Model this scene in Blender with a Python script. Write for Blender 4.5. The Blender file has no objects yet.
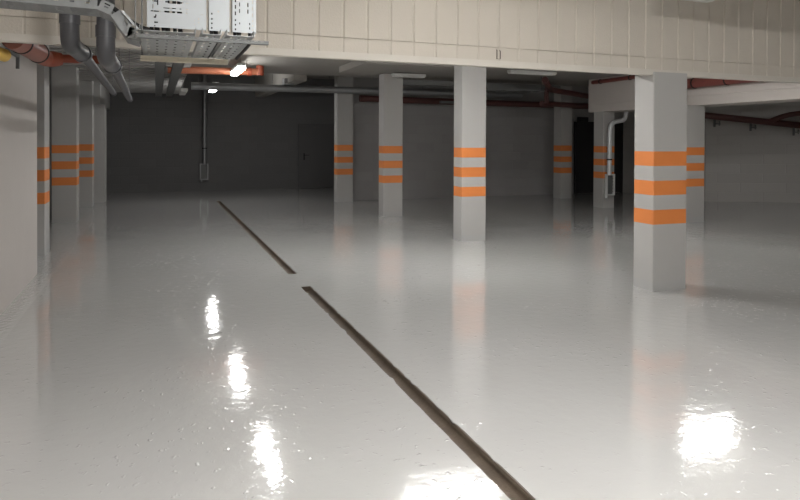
import bpy, bmesh, math, random
from mathutils import Vector, Matrix
random.seed(7)
S = bpy.context.scene
COL = S.collection
R = math.radians

# ------------------------------------------------------------------ camera, world, exposure
YAW, PITCH, ROLL = .3668, .0102, .0038
FPX, CY = 634.3, 147.8
EYE = Vector((0, 0, 1.55))
def make_camera():
    F = Vector((math.sin(YAW)*math.cos(PITCH), math.cos(YAW)*math.cos(PITCH), -math.sin(PITCH)))
    Rt = Vector((math.cos(YAW), -math.sin(YAW), 0))
    U = Rt.cross(F)
    R2 = Rt*math.cos(ROLL)+U*math.sin(ROLL)
    U2 = -Rt*math.sin(ROLL)+U*math.cos(ROLL)
    cd = bpy.data.cameras.new('camera'); co = bpy.data.objects.new('camera', cd); COL.objects.link(co)
    m = Matrix((R2, U2, -F)).transposed().to_4x4(); m.translation = EYE
    co.matrix_world = m
    cd.sensor_width = 36; cd.lens = FPX/800*36
    cd.shift_y = -(250-CY)/800
    cd.clip_start = .05; cd.clip_end = 200
    S.camera = co
make_camera()
W = bpy.data.worlds.new('world'); S.world = W; W.use_nodes = True
W.node_tree.nodes['Background'].inputs[0].default_value = (.8, .85, 1, 1)
W.node_tree.nodes['Background'].inputs[1].default_value = .02
S.view_settings.view_transform = 'Standard'
S.view_settings.look = 'None'
S.view_settings.gamma = 1
S.view_settings.use_curve_mapping = False
S.view_settings.exposure = 1.6
LAMP_AISLE = 125.0     # lamps of the aisle in front of the beam
LAMP_MID = 44.0       # the crosswise lamp just behind the beam
LAMP_RIGHT = 24.0     # the lamp right of it
LAMP_FAR = 14.0       # the two lamps far down the drain line
LAMP_SIDE_FILL = 8.0       # unseen extra lamp, added to brighten the right block wall
LAMP_DRAIN = 26.0     # the lamp over the drain just behind the beam
LAMP_BEAM = 17.0      # the aisle lamp close to the beam

# ------------------------------------------------------------------ materials
def lin(c):
    return tuple((v/12.92 if v <= .04045 else ((v+.055)/1.055)**2.4) for v in [x/255 for x in c])+(1,)
def mat(name, rgb, rough=.6, metal=0, var=.06, scale=6, bump=0, bscale=60, spec=.5, emit=None):
    m = bpy.data.materials.new(name); m.use_nodes = True
    nt = m.node_tree; b = nt.nodes['Principled BSDF']
    c = lin(rgb)
    tc = nt.nodes.new('ShaderNodeTexCoord')
    n = nt.nodes.new('ShaderNodeTexNoise'); n.inputs['Scale'].default_value = scale; n.inputs['Detail'].default_value = 5
    nt.links.new(tc.outputs['Object'], n.inputs['Vector'])
    mx = nt.nodes.new('ShaderNodeMix'); mx.data_type = 'RGBA'
    mx.inputs[6].default_value = tuple(v*(1-var) for v in c[:3])+(1,)
    mx.inputs[7].default_value = tuple(min(1, v*(1+var)) for v in c[:3])+(1,)
    nt.links.new(n.outputs['Fac'], mx.inputs[0])
    nt.links.new(mx.outputs[2], b.inputs['Base Color'])
    b.inputs['Roughness'].default_value = rough
    b.inputs['Metallic'].default_value = metal
    b.inputs['Specular IOR Level'].default_value = spec
    if bump:
        n2 = nt.nodes.new('ShaderNodeTexNoise'); n2.inputs['Scale'].default_value = bscale; n2.inputs['Detail'].default_value = 4
        nt.links.new(tc.outputs['Object'], n2.inputs['Vector'])
        bp = nt.nodes.new('ShaderNodeBump'); bp.inputs['Strength'].default_value = bump; bp.inputs['Distance'].default_value = .01
        nt.links.new(n2.outputs['Fac'], bp.inputs['Height']); nt.links.new(bp.outputs[0], b.inputs['Normal'])
    if emit:
        b.inputs['Emission Color'].default_value = (1, .995, .98, 1)
        b.inputs['Emission Strength'].default_value = emit
    return m

def brick_mat(name, rgb, joint, bw=.5, bh=.25, var=.05):
    m = mat(name, rgb, .85, var=var)
    nt = m.node_tree; b = nt.nodes['Principled BSDF']
    tc = nt.nodes.new('ShaderNodeTexCoord')
    sp = nt.nodes.new('ShaderNodeSeparateXYZ'); nt.links.new(tc.outputs['Object'], sp.inputs[0])
    ad = nt.nodes.new('ShaderNodeMath'); ad.operation = 'ADD'
    nt.links.new(sp.outputs[0], ad.inputs[0]); nt.links.new(sp.outputs[1], ad.inputs[1])
    cb = nt.nodes.new('ShaderNodeCombineXYZ'); nt.links.new(ad.outputs[0], cb.inputs[0]); nt.links.new(sp.outputs[2], cb.inputs[1])
    br = nt.nodes.new('ShaderNodeTexBrick')
    br.inputs['Scale'].default_value = 1; br.inputs['Brick Width'].default_value = bw; br.inputs['Row Height'].default_value = bh
    br.inputs['Mortar Size'].default_value = .008; br.inputs['Mortar Smooth'].default_value = .4
    c = lin(rgb); j = lin(joint)
    br.inputs['Color1'].default_value = c; br.inputs['Color2'].default_value = tuple(v*.94 for v in c[:3])+(1,)
    br.inputs['Mortar'].default_value = j
    nt.links.new(cb.outputs[0], br.inputs['Vector'])
    nt.links.new(br.outputs['Color'], b.inputs['Base Color'])
    bp = nt.nodes.new('ShaderNodeBump'); bp.inputs['Strength'].default_value = .5; bp.inputs['Distance'].default_value = .008; bp.invert = True
    nt.links.new(br.outputs['Fac'], bp.inputs['Height']); nt.links.new(bp.outputs[0], b.inputs['Normal'])
    return m

def floor_mat():
    m = bpy.data.materials.new('epoxy_floor'); m.use_nodes = True
    nt = m.node_tree; b = nt.nodes['Principled BSDF']; L = nt.links.new; N = nt.nodes.new
    tc = N('ShaderNodeTexCoord')
    n = N('ShaderNodeTexNoise'); n.inputs['Scale'].default_value = .7; n.inputs['Detail'].default_value = 6; L(tc.outputs['Object'], n.inputs['Vector'])
    mx = N('ShaderNodeMix'); mx.data_type = 'RGBA'
    mx.inputs[6].default_value = lin((182, 181, 178)); mx.inputs[7].default_value = lin((194, 193, 191))
    L(n.outputs['Fac'], mx.inputs[0]); L(mx.outputs[2], b.inputs['Base Color'])
    # gloss varies softly from place to place
    n3 = N('ShaderNodeTexNoise'); n3.inputs['Scale'].default_value = 1.3; n3.inputs['Detail'].default_value = 5; L(tc.outputs['Object'], n3.inputs['Vector'])
    mr = N('ShaderNodeMapRange'); mr.inputs[1].default_value = .3; mr.inputs[2].default_value = .7; mr.inputs[3].default_value = .05; mr.inputs[4].default_value = .11
    L(n3.outputs['Fac'], mr.inputs[0]); L(mr.outputs[0], b.inputs['Roughness'])
    b.inputs['IOR'].default_value = 1.7
    b.inputs['Coat Weight'].default_value = .42; b.inputs['Coat Roughness'].default_value = .05
    # orange peel + sparse pimples and trowel nicks, in patches
    n1 = N('ShaderNodeTexNoise'); n1.inputs['Scale'].default_value = 12; n1.inputs['Detail'].default_value = 3; L(tc.outputs['Object'], n1.inputs['Vector'])
    n2 = N('ShaderNodeTexNoise'); n2.inputs['Scale'].default_value = 20; n2.inputs['Detail'].default_value = 2; n2.inputs['Roughness'].default_value = .6; L(tc.outputs['Object'], n2.inputs['Vector'])
    th = N('ShaderNodeMapRange'); th.inputs[1].default_value = .63; th.inputs[2].default_value = .72; L(n2.outputs['Fac'], th.inputs[0])
    pt = N('ShaderNodeTexNoise'); pt.inputs['Scale'].default_value = 1.1; pt.inputs['Detail'].default_value = 3; L(tc.outputs['Object'], pt.inputs['Vector'])
    pr = N('ShaderNodeMapRange'); pr.inputs[1].default_value = .47; pr.inputs[2].default_value = .62; pr.inputs[3].default_value = .25; L(pt.outputs['Fac'], pr.inputs[0])
    mu = N('ShaderNodeMath'); mu.operation = 'MULTIPLY'; L(th.outputs[0], mu.inputs[0]); L(pr.outputs[0], mu.inputs[1])
    # rough strip laid along the left wall
    sp = N('ShaderNodeSeparateXYZ'); L(tc.outputs['Object'], sp.inputs[0])
    st = N('ShaderNodeMapRange'); st.inputs[1].default_value = -1.10; st.inputs[2].default_value = -1.17; L(sp.outputs[0], st.inputs[0])
    n4 = N('ShaderNodeTexNoise'); n4.inputs['Scale'].default_value = 22; n4.inputs['Detail'].default_value = 2; L(tc.outputs['Object'], n4.inputs['Vector'])
    m4 = N('ShaderNodeMath'); m4.operation = 'MULTIPLY'; L(st.outputs[0], m4.inputs[0]); L(n4.outputs['Fac'], m4.inputs[1])
    s1 = N('ShaderNodeMath'); s1.operation = 'MULTIPLY'; s1.inputs[1].default_value = .7; L(mu.outputs[0], s1.inputs[0])
    a1 = N('ShaderNodeMath'); a1.operation = 'MULTIPLY_ADD'; a1.inputs[1].default_value = .42; L(n1.outputs['Fac'], a1.inputs[0]); L(s1.outputs[0], a1.inputs[2])
    a2 = N('ShaderNodeMath'); a2.operation = 'MULTIPLY_ADD'; a2.inputs[1].default_value = 2.2; L(m4.outputs[0], a2.inputs[0]); L(a1.outputs[0], a2.inputs[2])
    bp = N('ShaderNodeBump'); bp.inputs['Strength'].default_value = 1; bp.inputs['Distance'].default_value = .0035
    L(a2.outputs[0], bp.inputs['Height']); L(bp.outputs[0], b.inputs['Normal']); L(bp.outputs[0], b.inputs['Coat Normal'])
    return m

M = dict(
    floor=floor_mat(),
    wall_left=mat('warm_plaster', (188, 182, 177), .9, var=.03, scale=3, bump=.15, bscale=40),
    wall_plain=mat('grey_plaster', (120, 118, 116), .9, var=.04, scale=2),
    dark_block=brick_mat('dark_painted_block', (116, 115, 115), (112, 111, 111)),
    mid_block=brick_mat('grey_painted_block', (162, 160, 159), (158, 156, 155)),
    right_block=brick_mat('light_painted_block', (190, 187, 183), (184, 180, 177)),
    ceiling=mat('raw_ceiling_concrete', (150, 146, 140), .95, var=.1, scale=2.5, bump=.2, bscale=18),
    rib=mat('joist_concrete', (178, 176, 173), .95, var=.08, scale=4),
    beam=mat('cream_concrete', (203, 195, 183), .9, var=.035, scale=5, bump=.25, bscale=70),
    beam_band=mat('smooth_cream_edge', (209, 203, 193), .8, var=.03, scale=6),
    beam2=mat('pale_concrete', (206, 199, 193), .9, var=.04, scale=3, bump=.2, bscale=50),
    column=mat('column_paint', (176, 174, 171), .75, var=.025, scale=4, bump=.1, bscale=80),
    skirt=mat('column_foot', (174, 173, 171), .6, var=.03),
    orange=mat('orange_band_paint', (222, 132, 68), .6, var=.04, scale=8),
    galv=mat('galvanised_steel', (178, 180, 180), .42, .75, var=.12, scale=14),
    galv_mid=mat('weathered_galvanised_steel', (140, 142, 142), .5, .6, var=.15, scale=14),
    galv_bright=mat('bright_galvanised_steel', (190, 194, 196), .5, .35, var=.05, scale=10),
    galv_dark=mat('dull_galvanised_steel', (120, 121, 120), .55, .5, var=.12, scale=14),
    cream_steel=mat('cream_steel', (206, 198, 178), .5, .1, var=.05),
    pipe_grey=mat('grey_drain_plastic', (84, 84, 87), .4, var=.05),
    pipe_orange=mat('orange_sewer_plastic', (150, 72, 48), .45, var=.06),
    pipe_orange2=mat('bright_orange_plastic', (166, 100, 72), .45, var=.06),
    pipe_pink=mat('brick_red_plastic', (150, 98, 86), .45, var=.06),
    pipe_red=mat('sprinkler_red', (84, 47, 43), .5, var=.06),
    pipe_red2=mat('faded_red_plastic', (126, 68, 60), .5, var=.06),
    pipe_yellow=mat('yellow_plastic', (214, 176, 84), .5, var=.05),
    rubber=mat('black_rubber', (26, 25, 25), .6),
    cable=mat('black_cable', (22, 20, 20), .6),
    duct=mat('spiral_duct_steel', (150, 151, 152), .4, .6, var=.1),
    silver=mat('silver_flexible_foil', (232, 234, 236), .35, .6, var=.1, scale=30, bump=.6, bscale=90),
    frame=mat('pale_grey_frame', (214, 215, 214), .5, .2),
    channel=mat('dirty_channel_steel', (92, 80, 68), .7, .1, var=.45, scale=7, bump=.4, bscale=40),
    rim=mat('channel_rim', (120, 108, 96), .5, .3, var=.2, scale=20),
    door=mat('dark_grey_door', (100, 99, 99), .6, var=.03),
    door_black=mat('near_black_door', (34, 33, 34), .7, var=.03),
    handle=mat('black_handle', (16, 16, 16), .5),
    lamp_body=mat('lamp_housing', (196, 196, 192), .5, var=.02),
    diff_aisle=mat('lit_diffuser', (240, 240, 235), .4, emit=LAMP_AISLE),
    diff_drain=mat('lit_diffuser_drain', (240, 240, 235), .4, emit=LAMP_DRAIN),
    diff_right=mat('lit_diffuser_right', (240, 240, 235), .4, emit=LAMP_RIGHT),
    diff_side_fill=mat('lit_diffuser_side_fill', (240, 240, 235), .4, emit=LAMP_SIDE_FILL),
    diff_beam=mat('lit_diffuser_beam', (240, 240, 235), .4, emit=LAMP_BEAM),
    diff_mid=mat('lit_diffuser_mid', (240, 240, 235), .4, emit=LAMP_MID),
    diff_far=mat('lit_diffuser_far', (240, 240, 235), .4, emit=LAMP_FAR),
    diff_off=mat('unlit_diffuser', (215, 215, 210), .4),
    wire=mat('rusty_wire', (96, 86, 74), .7, .3),
)

# ------------------------------------------------------------------ mesh helpers
class MB:
    def __init__(s): s.v = []; s.f = []; s.mi = []; s.sm = []
    def add(s, vs, fs, mi=0, smooth=False):
        o = len(s.v); s.v += [tuple(v) for v in vs]
        for f in fs: s.f.append([i+o for i in f]); s.mi.append(mi); s.sm.append(smooth)
        return s
    def box(s, x0, x1, y0, y1, z0, z1, mi=0):
        v = [(x, y, z) for z in (z0, z1) for y in (y0, y1) for x in (x0, x1)]
        return s.add(v, [(0, 2, 3, 1), (4, 5, 7, 6), (0, 1, 5, 4), (2, 6, 7, 3), (0, 4, 6, 2), (1, 3, 7, 5)], mi)
    def prism(s, poly, z0, z1, mi=0):            # poly counter-clockwise in xy
        n = len(poly)
        v = [(x, y, z0) for x, y in poly]+[(x, y, z1) for x, y in poly]
        f = [tuple(range(n-1, -1, -1)), tuple(range(n, 2*n))]+[(i, (i+1) % n, (i+1) % n+n, i+n) for i in range(n)]
        return s.add(v, f, mi)
    def tube(s, path, r, seg=16, mi=0, caps=True, bend=None):
        pts = [Vector(p) for p in path]
        rs = list(r) if isinstance(r, (list, tuple)) else [r]*len(pts)
        if bend:
            q = [pts[0]]; qr = [rs[0]]
            for i in range(1, len(pts)-1):
                a, b, c = pts[i-1], pts[i], pts[i+1]
                d1 = (a-b).normalized(); d2 = (c-b).normalized()
                k = min(bend, (a-b).length*.48, (c-b).length*.48)
                for t in [j/7 for j in range(8)]:
                    q.append((b+d1*k)*(1-t)**2+b*2*t*(1-t)+(b+d2*k)*t*t); qr.append(rs[i])
            q.append(pts[-1]); qr.append(rs[-1]); pts, rs = q, qr
        n = len(pts); vs = []; fs = []
        t0 = (pts[1]-pts[0]).normalized()
        u = t0.orthogonal().normalized()
        for i, p in enumerate(pts):
            t = (pts[min(i+1, n-1)]-pts[max(i-1, 0)]).normalized()
            u = (u-t*u.dot(t)).normalized(); w = t.cross(u)
            for k in range(seg):
                a = 2*math.pi*k/seg; vs.append(p+(u*math.cos(a)+w*math.sin(a))*rs[i])
        for i in range(n-1):
            for k in range(seg):
                a = i*seg+k; b = i*seg+(k+1) % seg; fs.append((a, b, b+seg, a+seg))
        s.add(vs, fs, mi, True)
        if caps: s.add(vs, [tuple(range(seg-1, -1, -1)), tuple(range((n-1)*seg, n*seg))], mi)
        return s
    def plate(s, org, U, V, w, h, holes, thick=.002, mi=0):
        """perforated sheet: holes = (u0,u1,v0,v1) rectangles really cut through"""
        U = Vector(U); V = Vector(V); Nn = U.cross(V).normalized(); org = Vector(org)
        us = sorted({0, w}|{min(max(a, 0), w) for q in holes for a in q[:2]}); vv = sorted({0, h}|{min(max(a, 0), h) for q in holes for a in q[2:]})
        def solid(i, j):
            if i < 0 or j < 0 or i >= len(us)-1 or j >= len(vv)-1: return False
            cu = (us[i]+us[i+1])/2; cv = (vv[j]+vv[j+1])/2
            return not any(a < cu < b and c < cv < d for a, b, c, d in holes)
        P = lambda u, v, k: org+U*u+V*v+Nn*(thick*k)
        for i in range(len(us)-1):
            for j in range(len(vv)-1):
                if not solid(i, j): continue
                u0, u1, v0, v1 = us[i], us[i+1], vv[j], vv[j+1]
                s.add([P(u0, v0, 1), P(u1, v0, 1), P(u1, v1, 1), P(u0, v1, 1)], [(0, 1, 2, 3)], mi)
                s.add([P(u0, v0, 0), P(u1, v0, 0), P(u1, v1, 0), P(u0, v1, 0)], [(3, 2, 1, 0)], mi)
                if not solid(i-1, j): s.add([P(u0, v0, 0), P(u0, v0, 1), P(u0, v1, 1), P(u0, v1, 0)], [(0, 1, 2, 3)], mi)
                if not solid(i+1, j): s.add([P(u1, v0, 0), P(u1, v0, 1), P(u1, v1, 1), P(u1, v1, 0)], [(3, 2, 1, 0)], mi)
                if not solid(i, j-1): s.add([P(u0, v0, 0), P(u1, v0, 0), P(u1, v0, 1), P(u0, v0, 1)], [(0, 1, 2, 3)], mi)
                if not solid(i, j+1): s.add([P(u0, v1, 0), P(u1, v1, 0), P(u1, v1, 1), P(u0, v1, 1)], [(3, 2, 1, 0)], mi)
        return s
    def build(s, name, mats, parent=None, bevel=0, loc=None, matrix=None):
        me = bpy.data.meshes.new(name)
        off = Vector(loc) if loc is not None else Vector((0, 0, 0))
        vs = [Vector(v)-off for v in s.v]
        me.from_pydata(vs, [], s.f)
        for m in (mats if isinstance(mats, (list, tuple)) else [mats]): me.materials.append(m)
        for p, i, sm in zip(me.polygons, s.mi, s.sm): p.material_index = i; p.use_smooth = sm
        me.update()
        o = bpy.data.objects.new(name, me); COL.objects.link(o)
        if parent is not None: o.parent = parent
        o.location = off
        if bevel:
            bv = o.modifiers.new('bevel', 'BEVEL'); bv.width = bevel; bv.segments = 2; bv.limit_method = 'ANGLE'
        return o
def tag(o, label=None, cat=None, group=None, kind=None):
    if label: o['label'] = label
    if cat: o['category'] = cat
    if group: o['group'] = group
    if kind: o['kind'] = kind
    return o
def empty(name, loc, label, cat, group=None):
    o = bpy.data.objects.new(name, None); COL.objects.link(o); o.location = loc; o.empty_display_size = .1
    return tag(o, label, cat, group)
def part(mb, name, m, root, bevel=0):
    """geometry written in world coordinates, stored relative to its root"""
    o = mb.build(name, m, None, bevel)
    wl = Vector((0, 0, 0)); p = root
    while p is not None: wl += p.location; p = p.parent
    for v in o.data.vertices: v.co -= wl
    o.parent = root
    return o
def struct(mb, name, m, bevel=0):
    return tag(mb.build(name, m, None, bevel), kind='structure')

# ------------------------------------------------------------------ the shell
XL = -1.288
CH0, CH1 = 1.43, 1.54
SLOT = [(-1.0, 6.66), (7.33, 17.0)]
XF0, XF1, YF0, YF1 = -2.6, 18.2, -4.2, 21.0
def build_floor():
    b = MB()
    def q(x0, x1, y0, y1): b.add([(x0, y0, 0), (x1, y0, 0), (x1, y1, 0), (x0, y1, 0)], [(0, 1, 2, 3)])
    E0, E1 = CH0-.03, CH1+.03
    q(XF0, E0, YF0, YF1); q(E1, XF1, YF0, YF1)
    ys = [YF0, SLOT[0][0], SLOT[0][1], SLOT[1][0], SLOT[1][1], YF1]
    for i in (0, 2, 4): q(E0, E1, ys[i], ys[i+1])
    for y0, y1 in SLOT:      # coating ends raggedly at the slot and turns down into it
        for s_, xe, xs in ((1, E0, CH0), (-1, E1, CH1)):
            y = y0; px = xs+s_*.002
            while y < y1:
                ny = min(y1, y+random.uniform(.02, .09))
                nx = xs+s_*(random.uniform(.008, .016) if random.random() < .12 else random.uniform(0, .004))
                v = [(xe, y, 0), (px, y, 0), (nx, ny, 0), (xe, ny, 0), (px, y, -.005), (nx, ny, -.005)]
                b.add(v, [(0, 1, 2, 3), (1, 4, 5, 2)] if s_ > 0 else [(3, 2, 1, 0), (2, 5, 4, 1)])
                y, px = ny, nx
        for y in (y0, y1): b.add([(E0, y, 0), (E1, y, 0), (E1, y, -.012), (E0, y, -.012)], [(0, 1, 2, 3)])
    b.box(XF0, XF1, YF0, YF1, -.3, -.12)
    return struct(b, 'floor', M['floor'])
build_floor()

struct(MB().box(-2.6, XL, -4.2, 8.35, 0, 3.06), 'wall_left', M['wall_left'])
struct(MB().box(-2.6, -1.9, 8.35, 20.6, 0, 3.3), 'wall_left_back', M['wall_plain'])
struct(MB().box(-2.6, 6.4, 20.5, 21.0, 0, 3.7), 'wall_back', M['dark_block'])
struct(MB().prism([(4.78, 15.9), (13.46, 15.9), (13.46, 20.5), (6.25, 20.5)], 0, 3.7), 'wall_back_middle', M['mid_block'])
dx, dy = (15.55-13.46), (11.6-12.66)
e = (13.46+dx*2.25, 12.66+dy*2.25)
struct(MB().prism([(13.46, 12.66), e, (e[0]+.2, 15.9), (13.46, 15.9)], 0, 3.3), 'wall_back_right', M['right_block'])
struct(MB().box(18.0, 18.3, -4.2, 15.9, 0, 3.4), 'wall_right', M['wall_left'])
struct(MB().box(-2.6, 18.2, -4.4, -4.2, 0, 3.4), 'wall_front', M['wall_left'])

cb = MB()
cb.box(-2.6, 18.2, -4.4, 5.40, 3.4, 3.6)              # above the aisle the camera stands in
cb.box(-2.6, 18.2, 5.40, 14.35, 3.06, 3.6)            # flat slab behind the front beam
cb.box(-2.6, 18.2, 14.35, 21.0, 3.6, 3.8)             # raised bay in front of the back wall
struct(cb, 'ceiling', M['ceiling'])
rb = MB()
for k in range(36):
    y = 5.75+k*.40
    rb.box(-1.9, .6, y, y+.16, 2.93, 3.07 if y < 14.2 else 3.6)
struct(rb, 'trim_1', M['rib'])                         # the joists at the left
struct(MB().box(-1.88, XL+.02, 16.9, 20.5, 2.45, 3.3), 'trim_2', M['rib'])
struct(MB().box(-1.88, -1.2, 17.4, 18.0, 0, 2.45), 'trim_3', M['column'])   # pilaster in the back left corner

# doors
def door(n, x0, x1, y, z1, m, handle_x, frame=True):
    d = struct(MB().box(x0, x1, y-.03, y+.04, .01, z1), 'door_%d' % n, m, .004)
    if frame:
        f = MB(); f.box(x0-.06, x0, y-.05, y+.02, 0, z1+.06); f.box(x1, x1+.06, y-.05, y+.02, 0, z1+.06); f.box(x0, x1, y-.05, y+.02, z1, z1+.06)
        f.build('door_frame', m, d)
    if handle_x is not None:
        s = 1 if handle_x < (x0+x1)/2 else -1
        h = MB(); h.box(handle_x-.02, handle_x+.02, y-.045, y-.03, .93, 1.15)
        h.tube([(handle_x, y-.03, 1.09), (handle_x, y-.08, 1.09), (handle_x+s*.16, y-.08, 1.09)], .012, 8)
        h.build('door_handle', M['handle'], d)
    return d
door(1, 4.38, 5.5, 20.47, 2.05, M['door'], 4.5)
door(2, 11.75, 12.45, 15.87, 2.1, M['door_black'], None)
door(3, 12.6, 13.4, 15.87, 2.1, M['door_black'], 12.95)

# ------------------------------------------------------------------ the front beam
BY0, BY1, BZ = 5.20, 5.50, 2.247
def front_beam():
    x0, x1 = -1.27, 17.9
    xs = []
    k = -30
    while True:
        g = 2.981+.2147*k; k += 1
        if g < x0+.03: continue
        if g > x1-.03: break
        xs.append(g)
    def prof(d, w):
        p = [(x0, BY0)]
        for g in xs: p += [(g-w, BY0), (g-w*.35, BY0+d), (g+w*.35, BY0+d), (g+w, BY0)]
        p += [(x1, BY0), (x1, BY1), (x0, BY1)]
        return p
    b = MB()
    def skin(poly, z0, z1, caps=False):
        n = len(poly); v = [(x, y, z0) for x, y in poly]+[(x, y, z1) for x, y in poly]
        b.add(v, [(i, (i+1) % n, (i+1) % n+n, i+n) for i in range(n)])
    plain = [(x0, BY0), (x1, BY0), (x1, BY1), (x0, BY1)]
    rec = [(x0, BY0+.012), (x1, BY0+.012), (x1, BY1), (x0, BY1)]
    ZJ = 2.423
    # smooth bottom band, underside rising slightly to the back
    sec = [(BY0-.004, BZ), (5.27, BZ), (BY1, 2.28), (BY1, 2.31), (BY0-.004, 2.305)]
    v = [(x0, y, z) for y, z in sec]+[(x1, y, z) for y, z in sec]
    b.add(v, [(4, 3, 2, 1, 0), (5, 6, 7, 8, 9)]+[(i, (i+1) % 5, (i+1) % 5+5, i+5) for i in range(5)], 1)
    skin(prof(.006, .011), 2.30, ZJ)
    skin(rec, ZJ, ZJ+.006)
    skin(prof(.010, .013), ZJ+.006, 3.4)
    b.add([(x0, BY0, ZJ), (x1, BY0, ZJ), (x1, BY0+.012, ZJ), (x0, BY0+.012, ZJ)], [(0, 1, 2, 3)])
    b.add([(x0, BY0+.012, ZJ+.006), (x1, BY0+.012, ZJ+.006), (x1, BY0, ZJ+.006), (x0, BY0, ZJ+.006)], [(0, 1, 2, 3)])
    o = b.build('concrete_beam', [M['beam'], M['beam_band']])
    tag(o, 'long cream concrete beam with vertical board grooves across the top of the picture', 'beam')
    w = MB(); w.tube([(2.955, 5.20, 2.405), (2.955, 5.188, 2.40), (2.955, 5.188, 2.32), (2.99, 5.188, 2.32), (2.99, 5.188, 2.395), (2.99, 5.20, 2.40)], .004, 6)
    w.build('wire_loop', M['wire'], o)
    return o
front_beam()

def side_beam(name, x0, x1, y0, y1, z0, z1, m, label):
    b = MB()
    prof = [(x0, z0), (x1, z0), (x1, z1), (x0, z1), (x0, z0+.19), (x0+.006, z0+.185), (x0+.006, z0+.178), (x0-.006, z0+.172)]
    prof[-1] = (x0, z0+.172)
    n = len(prof)
    v = [(x, y0, z) for x, z in prof]+[(x, y1, z) for x, z in prof]
    b.add(v, [tuple(range(n)), tuple(range(2*n-1, n-1, -1))]+[(i, i+n, (i+1) % n+n, (i+1) % n) for i in range(n)])
    o = b.build(name, m); return tag(o, label, 'beam')
side_beam('concrete_beam', 9.79, 10.42, 5.50, 12.74, 2.27, 3.06, M['beam2'], 'pale downstand beam running back behind the nearest striped column, red pipe along its top')

# drop panel over the second column, and a short beam stub at the slab edge
tag(MB().box(3.45, 5.25, 10.7, 12.45, 2.93, 3.06).build('ceiling_drop_panel', M['ceiling'], None, .01),
    'flat square slab thickening on the ceiling above the third striped column from the right', 'ceiling panel')
tag(MB().box(2.93, 3.22, 14.35, 20.5, 2.93, 3.6).build('ceiling_joist', M['ceiling'], None, .01),
    'narrow grey joist end seen under the slab edge right of the lit lamps', 'joist')

# ------------------------------------------------------------------ striped columns
def column(x, y, w, d, top, label, foot=True, stripes=True):
    b = MB()
    zs = [0, .1, .696, .848, 1.0, 1.151, 1.303, 1.455, top]
    mi = [1 if foot else 0, 0, 2, 0, 2, 0, 2, 0]
    if not stripes: mi = [1]+[0]*7
    c = .008
    poly = [(x+c, y), (x+w-c, y), (x+w, y+c), (x+w, y+d-c), (x+w-c, y+d), (x+c, y+d), (x, y+d-c), (x, y+c)]
    n = 8
    for k in range(8):
        v = [(a, q, zs[k]) for a, q in poly]+[(a, q, zs[k+1]) for a, q in poly]
        b.add(v, [(i, (i+1) % n, (i+1) % n+n, i+n) for i in range(n)], mi[k])
    b.add([(a, q, 0) for a, q in poly], [tuple(range(7, -1, -1))]); b.add([(a, q, top) for a, q in poly], [tuple(range(8))])
    o = b.build('concrete_column', [M['column'], M['skirt'], M['orange']], loc=(x+w/2, y+d/2, 0))
    return tag(o, label, 'column')
column(4.797, 5.179, .45, .288, 2.278, 'grey column with three orange bands, the nearest and widest, under the cream beam')
column(4.398, 8.79, .424, .288, 3.06, 'orange-banded grey column in the middle of the picture, second largest of all')
column(4.327, 12.21, .424, .288, 2.93, 'orange-banded grey column next left of the central one, under the square ceiling panel')
column(4.27, 15.55, .42, .288, 3.6, 'orange-banded grey column just right of the dark grey door in the back wall')
column(-1.81, 9.58, .424, .40, 2.93, 'slim-looking orange-banded column right against the end of the left wall')
column(-1.83, 13.40, .424, .40, 2.93, 'orange-banded column second along the left row, the broadest of that row')
column(-1.81, 16.35, .424, .40, 2.93, 'orange-banded column farthest back in the left row, beside the plain corner pilaster')
column(9.52, 9.42, .47, .40, 2.27, 'orange-banded column peeking out right behind the nearest column, under the pale beam')
column(9.80, 12.2, .33, .35, 2.27, 'dim orange-banded column beside the silver flexible duct, under the far end of the pale beam')
column(10.32, 14.6, .36, .35, 3.6, 'dim orange-banded column against the dark back, left of the one with the silver duct')

# ------------------------------------------------------------------ drain channel
def channel(y0, y1, label):
    r = empty('drain_channel', (1.485, y0, 0), label, 'drain', 'sunk floor drain channels')
    b = MB(); t = .003; x0, x1 = CH0+.001, CH1-.001
    y0 += .002; y1 -= .002
    # rounded trough
    pr = []
    for k in range(9):
        a = math.pi*k/8
        pr.append((1.485-math.cos(a)*.045, -.028-math.sin(a)*.028))
    pts = [(x0, -.011), (x0+.008, -.011)]+pr+[(x1-.008, -.011), (x1, -.011)]
    n = len(pts)
    v = [(x, y0, z) for x, z in pts]+[(x, y1, z) for x, z in pts]
    b.add(v, [(i, i+n, i+n+1, i+1) for i in range(n-1)], 0, True)
    v2 = [(x, y0, z-t) for x, z in pts]+[(x, y1, z-t) for x, z in pts]
    b.add(v2, [(i, i+1, i+n+1, i+n) for i in range(n-1)])
    for yy in (y0, y1): b.box(x0, x1, yy-.001, yy+.001, -.06, -.004)
    part(b, 'trough', M['channel'], r)
    e = MB()
    for s, xa in ((1, x0), (-1, x1)):
        e.box(min(xa, xa+s*.006), max(xa, xa+s*.006), y0, y1, -.013, -.0055)
    part(e, 'edge_rail', M['rim'], r)
    return r
channel(SLOT[0][0], SLOT[0][1], 'dark narrow drain channel in the foreground floor, running out of the bottom edge')
channel(SLOT[1][0], SLOT[1][1], 'narrow drain channel farther back, past the short gap, ending towards the back wall')
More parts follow.
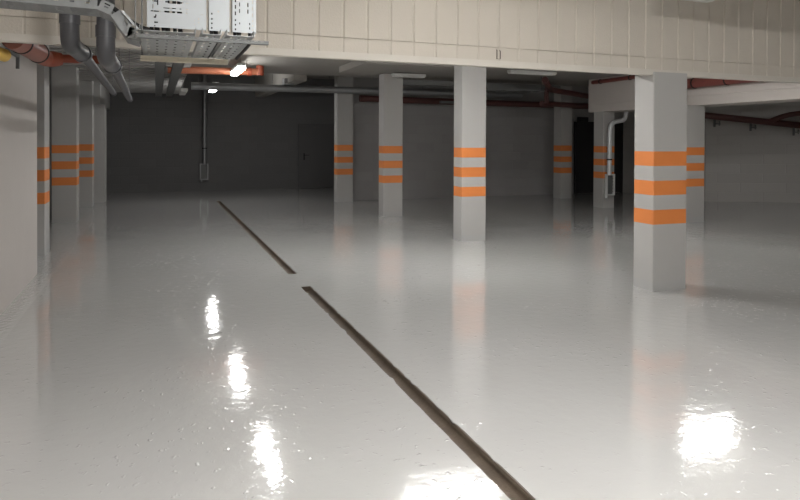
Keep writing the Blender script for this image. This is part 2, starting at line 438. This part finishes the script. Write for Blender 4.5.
# ------------------------------------------------------------------ lamps
def lamp(x, y, z, along, dm, label, ceil, length=1.24, group=None, drop=.02):
    r = empty('fluorescent_lamp', (x, y, z), label, 'lamp', group)
    def bb(a0, a1, b0, b1, z0, z1, mb):
        if along == 'y': mb.box(x+b0, x+b1, y+a0, y+a1, z0, z1)
        else: mb.box(x+a0, x+a1, y+b0, y+b1, z0, z1)
        return mb
    h = length/2
    part(bb(-h, h, -.075, .075, z, z+.05, MB()), 'housing', M['lamp_body'], r, .006)
    part(bb(-h+.015, h-.015, -.066, .066, z-drop, z-.001, MB()), 'diffuser', dm, r, min(.012, drop*.4))
    if ceil-(z+.05) > .03:
        for s in (-1, 1):
            a = s*h*.7
            px, py = (x, y+a) if along == 'y' else (x+a, y)
            part(MB().tube([(px, py, z+.05), (px, py, ceil)], .004, 6), 'hanger', M['galv_dark'], r)
    return r
G = 'ceiling lamps along the drain line'
lamp(1.42, 12.15, 2.88, 'y', M['diff_far'], 'lit strip lamp, the nearer and higher of the two glowing under the ceiling', 3.06, group=G, drop=.06)
lamp(1.30, 16.0, 2.87, 'y', M['diff_far'], 'lit strip lamp, the farther and lower of the two glowing under the ceiling', 3.6, group=G, drop=.11)
lamp(1.46, 8.9, 2.88, 'y', M['diff_drain'], 'strip lamp above the drain hidden behind the front beam, seen mirrored in the floor', 3.06, group=G)
lamp(3.42, 7.05, 2.88, 'x', M['diff_mid'], 'strip lamp behind the front beam whose reflection touches the bottom edge', 3.06)
lamp(7.65, 7.2, 2.88, 'x', M['diff_right'], 'strip lamp behind the front beam mirrored at the lower right of the floor', 3.06, 1.1, drop=.075)
lamp(.56, 14.98, 2.62, 'y', M['diff_off'], 'unlit strip lamp in the dark left of the farthest glowing one', 3.6)
lamp(1.3, .2, 3.02, 'y', M['diff_aisle'], 'strip lamp over the drain in the front aisle', 3.4, drop=.05)
lamp(2.0, 3.0, 3.02, 'x', M['diff_beam'], 'strip lamp in the front aisle facing the cream beam', 3.4, drop=.085)
lamp(6.5, .4, 3.02, 'x', M['diff_far'], 'strip lamp at the right of the front aisle', 3.4, 1.0, drop=.08)
lamp(13.6, 8.3, 2.88, 'x', M['diff_side_fill'], 'unseen strip lamp added off to the right to brighten the block wall', 3.06, 1.24, drop=.05)  # added fill lamp outside the view, lifts the dim right wall
wd = tag(MB().box(4.38, 4.88, -2.5, 4.6, 2.885, 3.2).build('ventilation_duct', M['lamp_body'], None, .02), 'white duct overhead, its end just showing at the top edge against the beam', 'duct')
MB().box(4.37, 4.89, 4.5, 4.6, 2.875, 3.22).build('end_flange', M['lamp_body'], wd, .01)
lamp(7.2, 11.2, 2.95, 'x', M['diff_off'], 'unlit strip lamp under the dark slab right of the central column', 3.06, 1.1)
lamp(4.75, 11.9, 2.86, 'x', M['diff_off'], 'unlit strip lamp under the square ceiling panel', 2.93, .7)

# ------------------------------------------------------------------ cable trays at the upper left
def slots(u0, u1, v0, v1, nu, nv, hu, hv):
    out = []
    for i in range(nu):
        for j in range(nv):
            cu = u0+(u1-u0)*(i+.5)/nu; cv = v0+(v1-v0)*(j+.5)/nv
            out.append((cu-hu/2, cu+hu/2, cv-hv/2, cv+hv/2))
    return out
YV = 4.0
def riser(x0, x1, holes_low, holes_up, label, zsplit):
    """vertical perforated tray seen from its back, flanges towards the beam"""
    r = empty('cable_tray', ((x0+x1)/2, YV, 2.2), label, 'cable tray', 'vertical cable trays in front of the beam')
    z0, z1 = 2.215, 2.9
    w = x1-x0
    part(MB().plate((x0, YV, z0), (1, 0, 0), (0, 0, 1), w, zsplit-z0, holes_low), 'lower_plate', M['galv_bright'], r)
    part(MB().plate((x0, YV+.004, zsplit-.01), (1, 0, 0), (0, 0, 1), w, z1-zsplit, holes_up), 'upper_plate', M['galv_bright'], r)
    for x in (x0, x1-.002):
        part(MB().box(x, x+.002, YV+.004, YV+.06, z0, z1), 'side_flange', M['galv'], r)
    return r
w1 = .331
lo = [(.035, .05, .055, .063), (.045, .052, .063, .075), (.04, .06, .025, .033), (.04, .046, .006, .012), (.285, .292, .06, .07), (.285, .292, .04, .048), (.262, .268, .05, .054), (.262, .268, .03, .034)]
up = [(.02, .075, .012, .018), (.095, .155, .01, .021), (.165, .195, .01, .021), (.215, .225, .01, .018), (.30, .315, .004, .014),
      (.09, .16, .035, .040), (.18, .19, .035, .040), (.215, .23, .035, .040), (.03, .036, .03, .055), (.03, .06, .07, .078), (.055, .062, .052, .09), (.03, .036, .07, .10),
      (.10, .20, .070, .078), (.115, .185, .066, .082), (.215, .23, .072, .076), (.1, .2, .13, .138), (.03, .036, .13, .155)]
riser(-.051, .281, lo, up, 'wide vertical tray sheet with irregular slots, leftmost of the three in front of the beam', 2.305)
lo = [(.012, .021, .012, .022), (.012, .021, .040, .050), (.012, .021, .066, .076)]
up = [(.012, .021, .012, .024), (.05, .06, .028, .038), (.012, .021, .1, .12)]
riser(.297, .417, lo, up, 'narrow nearly plain vertical tray sheet between the two wider ones', 2.311)
lo = [(.014, .022, .012+k*.028, .024+k*.028) for k in range(3)]+[(.118, .125, .012+k*.028, .024+k*.028) for k in range(3)]+[(.1, .107, .022, .036), (.1, .107, .05, .062), (.04, .046, .05, .062)]
up = [(.014, .022, .014+k*.04, .038+k*.04) for k in range(6)]+[(.118, .125, .012+k*.04, .034+k*.04) for k in range(6)]+[(.04, .046, .03, .055), (.04, .046, .07, .095), (.088, .096, .03, .055), (.088, .096, .07, .095)]
riser(.435, .577, lo, up, 'regularly slotted vertical tray sheet, rightmost of the three in front of the beam', 2.315)

def flat_tray(x0, x1, y0, y1, z, m, label, name='cable_tray', hh=.035, n=9, group=None):
    r = empty(name, ((x0+x1)/2, y0, z), label, 'cable tray', group)
    w = x1-x0; L = y1-y0
    nu = max(2, int(w/.05))
    hs = slots(.012, w-.012, .03, L-.03, nu, n, .014, .045)
    part(MB().plate((x0, y0, z), (1, 0, 0), (0, 1, 0), w, L, hs, -.002) if False else MB().plate((x0, y0, z), (1, 0, 0), (0, 1, 0), w, L, hs), 'tray_bottom', m, r)
    for x in (x0, x1-.002):
        part(MB().plate((x+.002, y0, z), (0, 1, 0), (0, 0, 1), L, hh, slots(.02, L-.02, .01, hh-.008, int(n*1.5), 1, .03, .008)), 'side_rail', m, r)
    return r
gt = 'flat cable trays turning under the beam'
flat_tray(-.085, .20, 3.64, 4.84, 2.135, M['galv'], 'wide flat perforated tray passing under the beam, left of its two neighbours', group=gt)
flat_tray(.235, .335, 3.64, 4.84, 2.135, M['galv'], 'narrow flat perforated tray passing under the beam between two wider ones', group=gt)
flat_tray(.365, .515, 3.64, 4.70, 2.135, M['galv'], 'flat perforated tray passing under the beam, right of its two neighbours', group=gt)
# supports across the trays
def rail(x0, x1, y, z, m, label, h=.03, d=.04):
    r = empty('support_rail', (x0, y, z), label, 'support rail')
    L = x1-x0
    b = MB()
    b.plate((x0, y, z), (1, 0, 0), (0, 0, 1), L, h, slots(.02, L-.02, .008, h-.008, int(L/.035), 1, .02, .010))
    b.plate((x0, y+d, z), (1, 0, 0), (0, 0, 1), L, h, [])
    b.plate((x0, y, z), (1, 0, 0), (0, 1, 0), L, d, slots(.02, L-.02, .010, d-.010, int(L/.045), 1, .025, .012))
    part(b, 'channel_profile', m, r)
    return r
rr = rail(-.09, .60, 3.66, 2.10, M['galv_dark'], 'dull slotted rail under the near tray ends, sticking out to the right', .018)
r2 = rail(-.10, .47, 4.60, 2.085, M['cream_steel'], 'cream slotted rail under the far ends of the flat trays', .035)
for x in (-.105, -.072):
    part(MB().tube([(x, 3.69, 2.10), (x, 3.69, 3.4)], .004, 6), 'threaded_rod', M['galv_dark'], rr)
for x in (-.09, .455):
    part(MB().tube([(x, 4.62, 2.10), (x, 4.62, 3.4)], .004, 6), 'threaded_rod', M['galv_dark'], r2)
# black cables lying in the trays: down the risers, then back under the beam
def cables(xs, label):
    t = empty('cable_bundle', (xs[0], YV, 2.2), label, 'cables', 'black cables in the trays')
    for k, x in enumerate(xs):
        r_ = .011+.003*(k % 2)
        part(MB().tube([(x, YV+.035, 3.35), (x, YV+.03, 2.25+.01*(k % 3)), (x+.01, YV+.06, 2.16), (x+.01, 4.3, 2.155), (x+.012, 4.8, 2.155)], r_, 8, bend=.06), 'cable', M['cable'], t)
cables([-.03, 0, .035, .06, .10, .13], 'loose bunch of black cables behind the wide slotted sheet')
cables([.31, .335], 'two black cables behind the narrow vertical sheet')
cables([.45, .475, .54], 'three black cables behind the right-hand vertical sheet')

# tray that comes in from the left and kinks down
def kinked_tray():
    r = empty('cable_tray', (-1.2, 4.0, 2.28), 'long grey slotted tray from the left edge, kinked downwards before the flat trays', 'cable tray')
    P = [(-1.23, 2.283), (-.30, 2.262), (-.235, 2.235), (-.155, 2.118), (-.09, 2.10)]
    y0, y1 = 3.82, 4.05; h = .062
    top = []; 
    pts = [Vector((x, 0, z)) for x, z in P]
    def normal(i):
        a = pts[max(i-1, 0)]; c = pts[min(i+1, len(pts)-1)]; d = (c-a).normalized(); return Vector((-d.z, 0, d.x))
    web = MB(); bot = MB(); cov = MB()
    for i in range(len(pts)-1):
        a, b = pts[i], pts[i+1]; U = (b-a); L = U.length; U.normalize(); V = Vector((-U.z, 0, U.x))
        n = max(1, int(L/.075))
        for y in (y0, y1):
            web.plate((a.x, y, a.z), U, V, L, h, slots(.01, L-.01, .008, h-.008, n, 1, .022, .010)+slots(.01, L-.01, .034, h-.002, n, 1, .03, .008))
        bot.plate((a.x, y0, a.z), U, (0, 1, 0), L, y1-y0, slots(.01, L-.01, .02, y1-y0-.02, n, 4, .03, .012))
    part(web, 'side_rail', M['galv_mid'], r); part(bot, 'tray_bottom', M['galv_mid'], r)
    # pale lid strip on the sloping piece
    a, b = pts[2]+Vector((.055, 0, .022)), pts[3]+Vector((.055, 0, .045))
    U = (b-a); L = U.length; U.normalize(); V = Vector((-U.z, 0, U.x))
    cov.plate((a.x, y0-.006, a.z), U, V, L, .012, [], .012)
    part(cov, 'lid_edge', M['galv_bright'], r)
    c = MB(); c.tube([(-.35, 4.0, 2.40), (-.20, 4.02, 2.29), (-.10, 4.02, 2.215), (.05, 4.02, 2.175)], .013, 10, bend=.05)
    tag(c.build('power_cable', M['cable']), 'thick black cable slanting down from the kinked tray to the flat trays', 'cable')
kinked_tray()

# trays running back under the joists, ending near the back
def back_tray(x0, x1, y0, y1, z, label):
    r = empty('cable_tray', ((x0+x1)/2, y0, z), label, 'cable tray', 'cable trays under the joists')
    b = MB()
    n = int((y1-y0)/.5)
    w = x1-x0
    for s in (x0, x1-.012): b.box(s, s+.012, y0, y1, z, z+.06)
    part(b, 'side_rail', M['galv_dark'], r)
    part(MB().box(x0+.012, x1-.012, y0, y1, z+.004, z+.012), 'tray_bottom', M['galv_dark'], r)
    for k in range(4):
        y = y0+.6+(y1-y0-1)*k/3
        part(MB().tube([(x0+w/2, y, z+.02), (x0+w/2, y, 3.06 if y < 14.3 else 3.6)], .006, 6), 'hanger', M['galv_dark'], r)
back_tray(-.02, .13, 6.2, 17.2, 2.66, 'long dark cable tray running back under the joists, left one of the pair')
back_tray(.23, .38, 6.2, 17.2, 2.66, 'long dark cable tray running back under the joists, right one of the pair')

# ------------------------------------------------------------------ pipes
def pipe(name, path, r, m, label, bend=.12, rings=(), ring_m=None, cat='pipe', seg=20, group=None):
    o = MB().tube(path, r, seg, bend=bend).build(name, m)
    tag(o, label, cat, group)
    for p, d, rad, ln in rings:
        p = Vector(p); d = Vector(d).normalized()
        MB().tube([p-d*ln/2, p+d*ln/2], rad, seg).build('pipe_socket', ring_m or m, o)
    return o
def drain_pipe(x, label, zb, x2):
    y = 4.62
    r0, r1 = .056, .037
    o = MB().tube([(x, y, 3.4), (x, y, zb+.16)], r0, 24).tube([(x, y, zb+.2), (x, y, zb), (x2-.01*0, y+.55, zb)], r0*1.03, 24, bend=.13).tube([(x2, y+.55, zb), (x2, y+.65, zb+.003)], [r0*1.03, r1], 24).tube(
        [(x2, y+.64, zb+.003), (x2-.04, 9.3, zb+.01)], r1, 20).build('drain_pipe', M['pipe_grey'])
    tag(o, label, 'pipe', 'grey drain pipes in front of the beam')
    MB().tube([(x, y, zb+.13), (x, y, zb+.205)], r0*1.12, 24).build('pipe_socket', M['pipe_grey'], o)
    MB().tube([(x2, y+.46, zb), (x2, y+.55, zb)], r0*1.14, 24).build('pipe_socket', M['pipe_grey'], o)
    MB().tube([(x2-.04, 9.24, zb+.01), (x2-.04, 9.32, zb+.01)], r1*1.2, 20).build('end_cap', M['pipe_grey'], o)
    for yy in (6.6, 9.0): MB().tube([(x2-.03, yy, zb+.02), (x2-.03, yy, 3.06)], .004, 6).build('hanger', M['galv_dark'], o)
drain_pipe(-.525, 'dark grey drain pipe bending under the beam, left one of the pair', 2.175, -.50)
drain_pipe(-.312, 'dark grey drain pipe bending under the beam, right one of the pair and hanging lower', 2.10, -.30)

sp_ = empty('sewer_pipe', (-.9, 5.6, 2.28), 'brick red sewer pipe elbow turning right under the left end of the beam', 'pipe')
part(MB().tube([(-1.01, 5.51, 2.315), (-.93, 6.12, 2.285)], .082, 24), 'straight_pipe', M['pipe_pink'], sp_)
part(MB().tube([(-.935, 6.10, 2.287), (-.915, 6.40, 2.27), (-.80, 6.45, 2.28)], [.078, .07, .056], 24, bend=.10), 'elbow', M['pipe_orange'], sp_)
part(MB().tube([(-.84, 6.445, 2.285), (-.45, 6.45, 2.29)], .038, 20), 'side_pipe', M['pipe_orange'], sp_)
part(MB().tube([(-.93, 6.0, 2.28), (-.93, 6.0, 2.93)], .005, 6), 'hanger', M['galv_dark'], sp_)
for t in (.30, .97):
    p0 = Vector((-1.01, 5.51, 2.315)); p1 = Vector((-.93, 6.12, 2.285)); q = p0.lerp(p1, t); d = (p1-p0).normalized()*.010
    part(MB().tube([q-d, q+d], .087, 24), 'seal_ring', M['rubber'], sp_)
ye = empty('plastic_conduit', (-1.16, 5.5, 2.2), 'short yellow plastic pipe end at the left edge under the beam', 'pipe')
part(MB().tube([(-1.22, 5.29, 2.23), (-1.09, 5.66, 2.20)], .05, 20), 'pipe_body', M['pipe_yellow'], ye)
part(MB().tube([(-1.155, 5.48, 2.216), (-1.145, 5.50, 2.215)], .053, 20), 'seal_ring', M['rubber'], ye)

op = empty('sewer_pipe', (.3, 12.9, 2.92), 'bright orange pipe running sideways behind the nearer lit lamp with an upturned end', 'pipe')
part(MB().tube([(.2, 12.9, 2.90), (1.98, 12.9, 2.93)], .07, 20), 'straight_pipe', M['pipe_orange2'], op)
part(MB().tube([(1.94, 12.9, 2.86), (1.94, 12.9, 3.055)], .075, 20), 'riser_pipe', M['pipe_orange'], op)
part(MB().tube([(1.69, 12.9, 2.925), (1.77, 12.9, 2.927)], .085, 20), 'pipe_socket', M['pipe_orange'], op)

# long duct below the raised bay, with hangers
du = empty('ventilation_duct', (2, 15.6, 2.86), 'long thin galvanised duct crossing sideways just in front of the back wall ceiling', 'duct')
part(MB().tube([(.75, 15.3, 2.80), (9.5, 15.3, 2.86)], .085, 20), 'duct_run', M['duct'], du)
for x in (.9, 1.7, 2.6, 4.0, 6.5):
    part(MB().tube([(x, 15.3, 2.88), (x, 15.3, 3.6)], .006, 6), 'hanger', M['galv_dark'], du)
part(MB().box(2.85, 3.1, 15.15, 15.45, 2.90, 3.05), 'junction_collar', M['duct'], du, .02)

# red pipes beside and behind the pale beam
rp = empty('sprinkler_pipe', (9.7, 8, 2.7), 'brick red pipe with black seals along the top of the pale beam', 'pipe')
part(MB().tube([(9.66, 5.51, 2.69), (9.66, 10.3, 2.69), (9.72, 10.7, 2.98)], .095, 20, bend=.2), 'straight_pipe', M['pipe_red2'], rp)
part(MB().tube([(9.72, 10.68, 2.97), (9.72, 12.5, 2.97)], .045, 20), 'thin_pipe', M['pipe_red2'], rp)
for y in (7.3, 7.9, 8.6, 9.35): part(MB().tube([(9.66, y, 2.69), (9.66, y+.025, 2.69)], .105, 20), 'seal_ring', M['rubber'], rp)
for y in (11.2, 12.2): part(MB().tube([(9.72, y, 2.97), (9.72, y+.025, 2.97)], .055, 20), 'seal_ring', M['rubber'], rp)

bp = empty('sprinkler_pipe', (8, 13, 2.8), 'dark red pipes crossing under the slab between the central and the nearest column', 'pipe')
part(MB().tube([(8.05, 12.0, 2.93), (9.0, 13.2, 2.83), (11.2, 14.0, 2.72)], .07, 16, bend=.3), 'cross_pipe', M['pipe_red'], bp)
part(MB().tube([(8.9, 13.2, 2.85), (8.9, 13.2, 2.50)], .055, 16), 'drop_pipe', M['pipe_red'], bp)
part(MB().tube([(8.9, 13.4, 2.50), (10.9, 14.2, 2.52)], .07, 16), 'lower_pipe', M['pipe_red'], bp)

wp = empty('sprinkler_pipe', (9, 15.4, 2.58), 'very dark red main running along the top of the back wall', 'pipe')
part(MB().tube([(4.85, 15.5, 2.64), (13.3, 15.5, 2.6)], .085, 16), 'straight_pipe', M['pipe_red'], wp)
for x in (6, 8, 10.9, 12.5):
    part(MB().tube([(x, 15.5, 2.6), (x, 15.5, 3.6)], .008, 6), 'hanger', M['galv_dark'], wp)
part(MB().box(7.0, 8.2, 15.2, 15.32, 2.56, 2.62), 'bracket_strip', M['galv_dark'], wp)

def on_rwall(t, off):       # a point in front of the skewed right wall
    L = math.hypot(dx, dy); nx, ny = dy/L, -dx/L
    return (13.46+dx*t+nx*off, 12.66+dy*t+ny*off)
rw = empty('sprinkler_pipe', (14, 12, 2.2), 'dark red pipe sloping down to the right along the top of the right-hand block wall', 'pipe')
a = on_rwall(-.05, .25); c = on_rwall(2.0, .25)
part(MB().tube([(a[0]-.45, a[1]+.2, 2.27), (a[0], a[1], 2.25), (c[0], c[1], 1.72)], .085, 18), 'main_pipe', M['pipe_red'], rw)
j = on_rwall(.62, .25); k = on_rwall(1.35, .3)
part(MB().tube([(j[0], j[1], 2.09), (j[0]+.1, j[1]-.4, 2.25), (k[0]+.2, k[1]-.9, 2.50)], .065, 16, bend=.2), 'branch_pipe', M['pipe_red'], rw)
for t in (.1, .48, .93):
    p = on_rwall(t, .12); z = 2.23-.53*(t+.05)/2.05
    b = MB(); b.box(p[0]-.10, p[0]+.10, p[1]-.02, p[1]+.02, z-.17, z-.14); b.box(p[0]-.11, p[0]-.07, p[1]-.02, p[1]+.02, z-.24, z-.05); b.tube([(p[0]+.08, p[1], z-.2), (p[0]+.08, p[1], z-.08)], .02, 8)
    part(b, 'wall_bracket', M['galv_dark'], rw)

# clutter of unlit strips under the slab at the right
for i, (x, y, z, L, lab) in enumerate([(14.0, 11.4, 2.62, .9, 'unlit small strip lamp farthest left under the dark ceiling at the right'),
                                     (14.2, 10.3, 2.62, 1.0, 'unlit small strip lamp under the pale beam edge, middle one at the right'),
                                     (14.2, 9.2, 2.62, 1.0, 'unlit small strip lamp under the pale beam edge, rightmost one')]):
    lamp(x, y, z, 'x', M['diff_off'], lab, 3.06, L)

# frames hanging under the dark slab
hf = empty('cable_tray', (8.9, 12.9, 2.75), 'dark hanging tray frame right of the central column under the slab', 'cable tray')
b = MB(); z = 2.72
for y in (12.6, 13.2): b.box(6.6, 8.45, y, y+.03, z, z+.05)
for k in range(7): b.box(6.65+k*.28, 6.68+k*.28, 12.6, 13.2, z, z+.02)
part(b, 'ladder', M['galv_dark'], hf)
for x in (6.65, 8.35): part(MB().box(x, x+.02, 12.6, 12.62, z, 3.06), 'hanger', M['galv_dark'], hf)

# dark duct crossing behind columns B/C
dd = empty('ventilation_duct', (5, 14, 2.8), 'flat dark metal duct crossing under the slab between the two middle columns', 'duct')
part(MB().box(4.9, 9.6, 13.6, 13.95, 2.86, 2.98), 'duct_run', M['galv_dark'], dd, .01)
for x in (5.5, 7.5, 9.2): part(MB().box(x, x+.02, 13.7, 13.72, 2.98, 3.06), 'hanger', M['galv_dark'], dd)

# ------------------------------------------------------------------ air inlets with frames
def air_inlet(name, top_path, r, x0, x1, y, z0, z1, m, label, strap_z, axis='x'):
    t = empty(name, (x0, y, z0), label, 'duct')
    part(MB().tube(top_path, r, 16, bend=.18), 'flexible_duct', m, t)
    # corrugation rings
    c = MB(); px, py = top_path[-1][0], top_path[-1][1]; zt = top_path[-2][2]-.2; zb = top_path[-1][2]
    n = int((zt-zb)/.07)
    for k in range(n):
        zz = zb+(zt-zb)*k/n
        c.tube([(px, py, zz), (px, py, zz+.02)], r*1.1, 14)
    part(c, 'duct_ribs', m, t)
    part(MB().tube([(px, py, strap_z), (px, py, strap_z+.03)], r*1.25, 14), 'strap', M['rubber'], t)
    f = MB(); w = .03
    f.box(x0, x0+w, y-.02, y+.05, z0, z1); f.box(x1-w, x1, y-.02, y+.05, z0, z1); f.box(x0+w, x1-w, y-.02, y+.05, z0, z0+w); f.box(x0+w, x1-w, y-.02, y+.05, z1-w, z1)
    part(f, 'inlet_frame', M['frame'] if m is M['silver'] else m, t)
    g = MB()
    for k in range(5): g.box(x0+w, x1-w, y+.01, y+.02, z0+.08+k*(z1-z0-.12)/5, z0+.10+k*(z1-z0-.12)/5)
    g.box(x0+w, x1-w, y+.03, y+.05, z0+w, z1-w)
    part(g, 'inlet_grille', M['galv_dark'], t)
    part(MB().tube([(x0+.04, y+.04, z0-.07), (x0+.04, y+.04, z0)], .03, 10), 'drain_stub', m, t)
    return t
air_inlet('air_inlet', [(10.34, 12.05, 2.28), (10.30, 12.05, 2.07), (9.87, 12.05, 2.0), (9.86, 12.05, .78)], .05, 9.83, 10.07, 12.12, .30, .80, M['silver'],
          'silver flexible duct dropping to a pale framed inlet in front of the dim column', 1.13)
air_inlet('air_inlet', [(1.38, 20.3, 3.6), (1.38, 20.3, 3.0), (1.38, 20.3, .84)], .06, 1.25, 1.50, 20.38, .34, .84, M['duct'],
          'thin metal duct dropping down the dark back wall to a small framed inlet', 1.3)
tag(MB().box(11.03, 11.14, 15.85, 15.9, 1.31, 1.43).build('light_switch', M['frame'], None, .01), 'small pale wall switch on the dim back wall between the columns', 'switch')
tag(MB().box(11.8, 12.15, 15.8, 15.89, 2.16, 2.3).build('wall_sign', M['rubber'], None, .01), 'small dark unlit sign above the dark doorway', 'sign')
wb = empty('wall_bracket', (XL, 7.4, 2.35), 'grey angled metal bracket fixed high on the far end of the left wall', 'bracket')
b = MB(); b.box(XL, XL+.03, 6.7, 7.2, 2.36, 2.385); b.box(XL, XL+.03, 7.17, 7.2, 2.25, 2.36)
part(b, 'angle_profile', M['galv_dark'], wb)
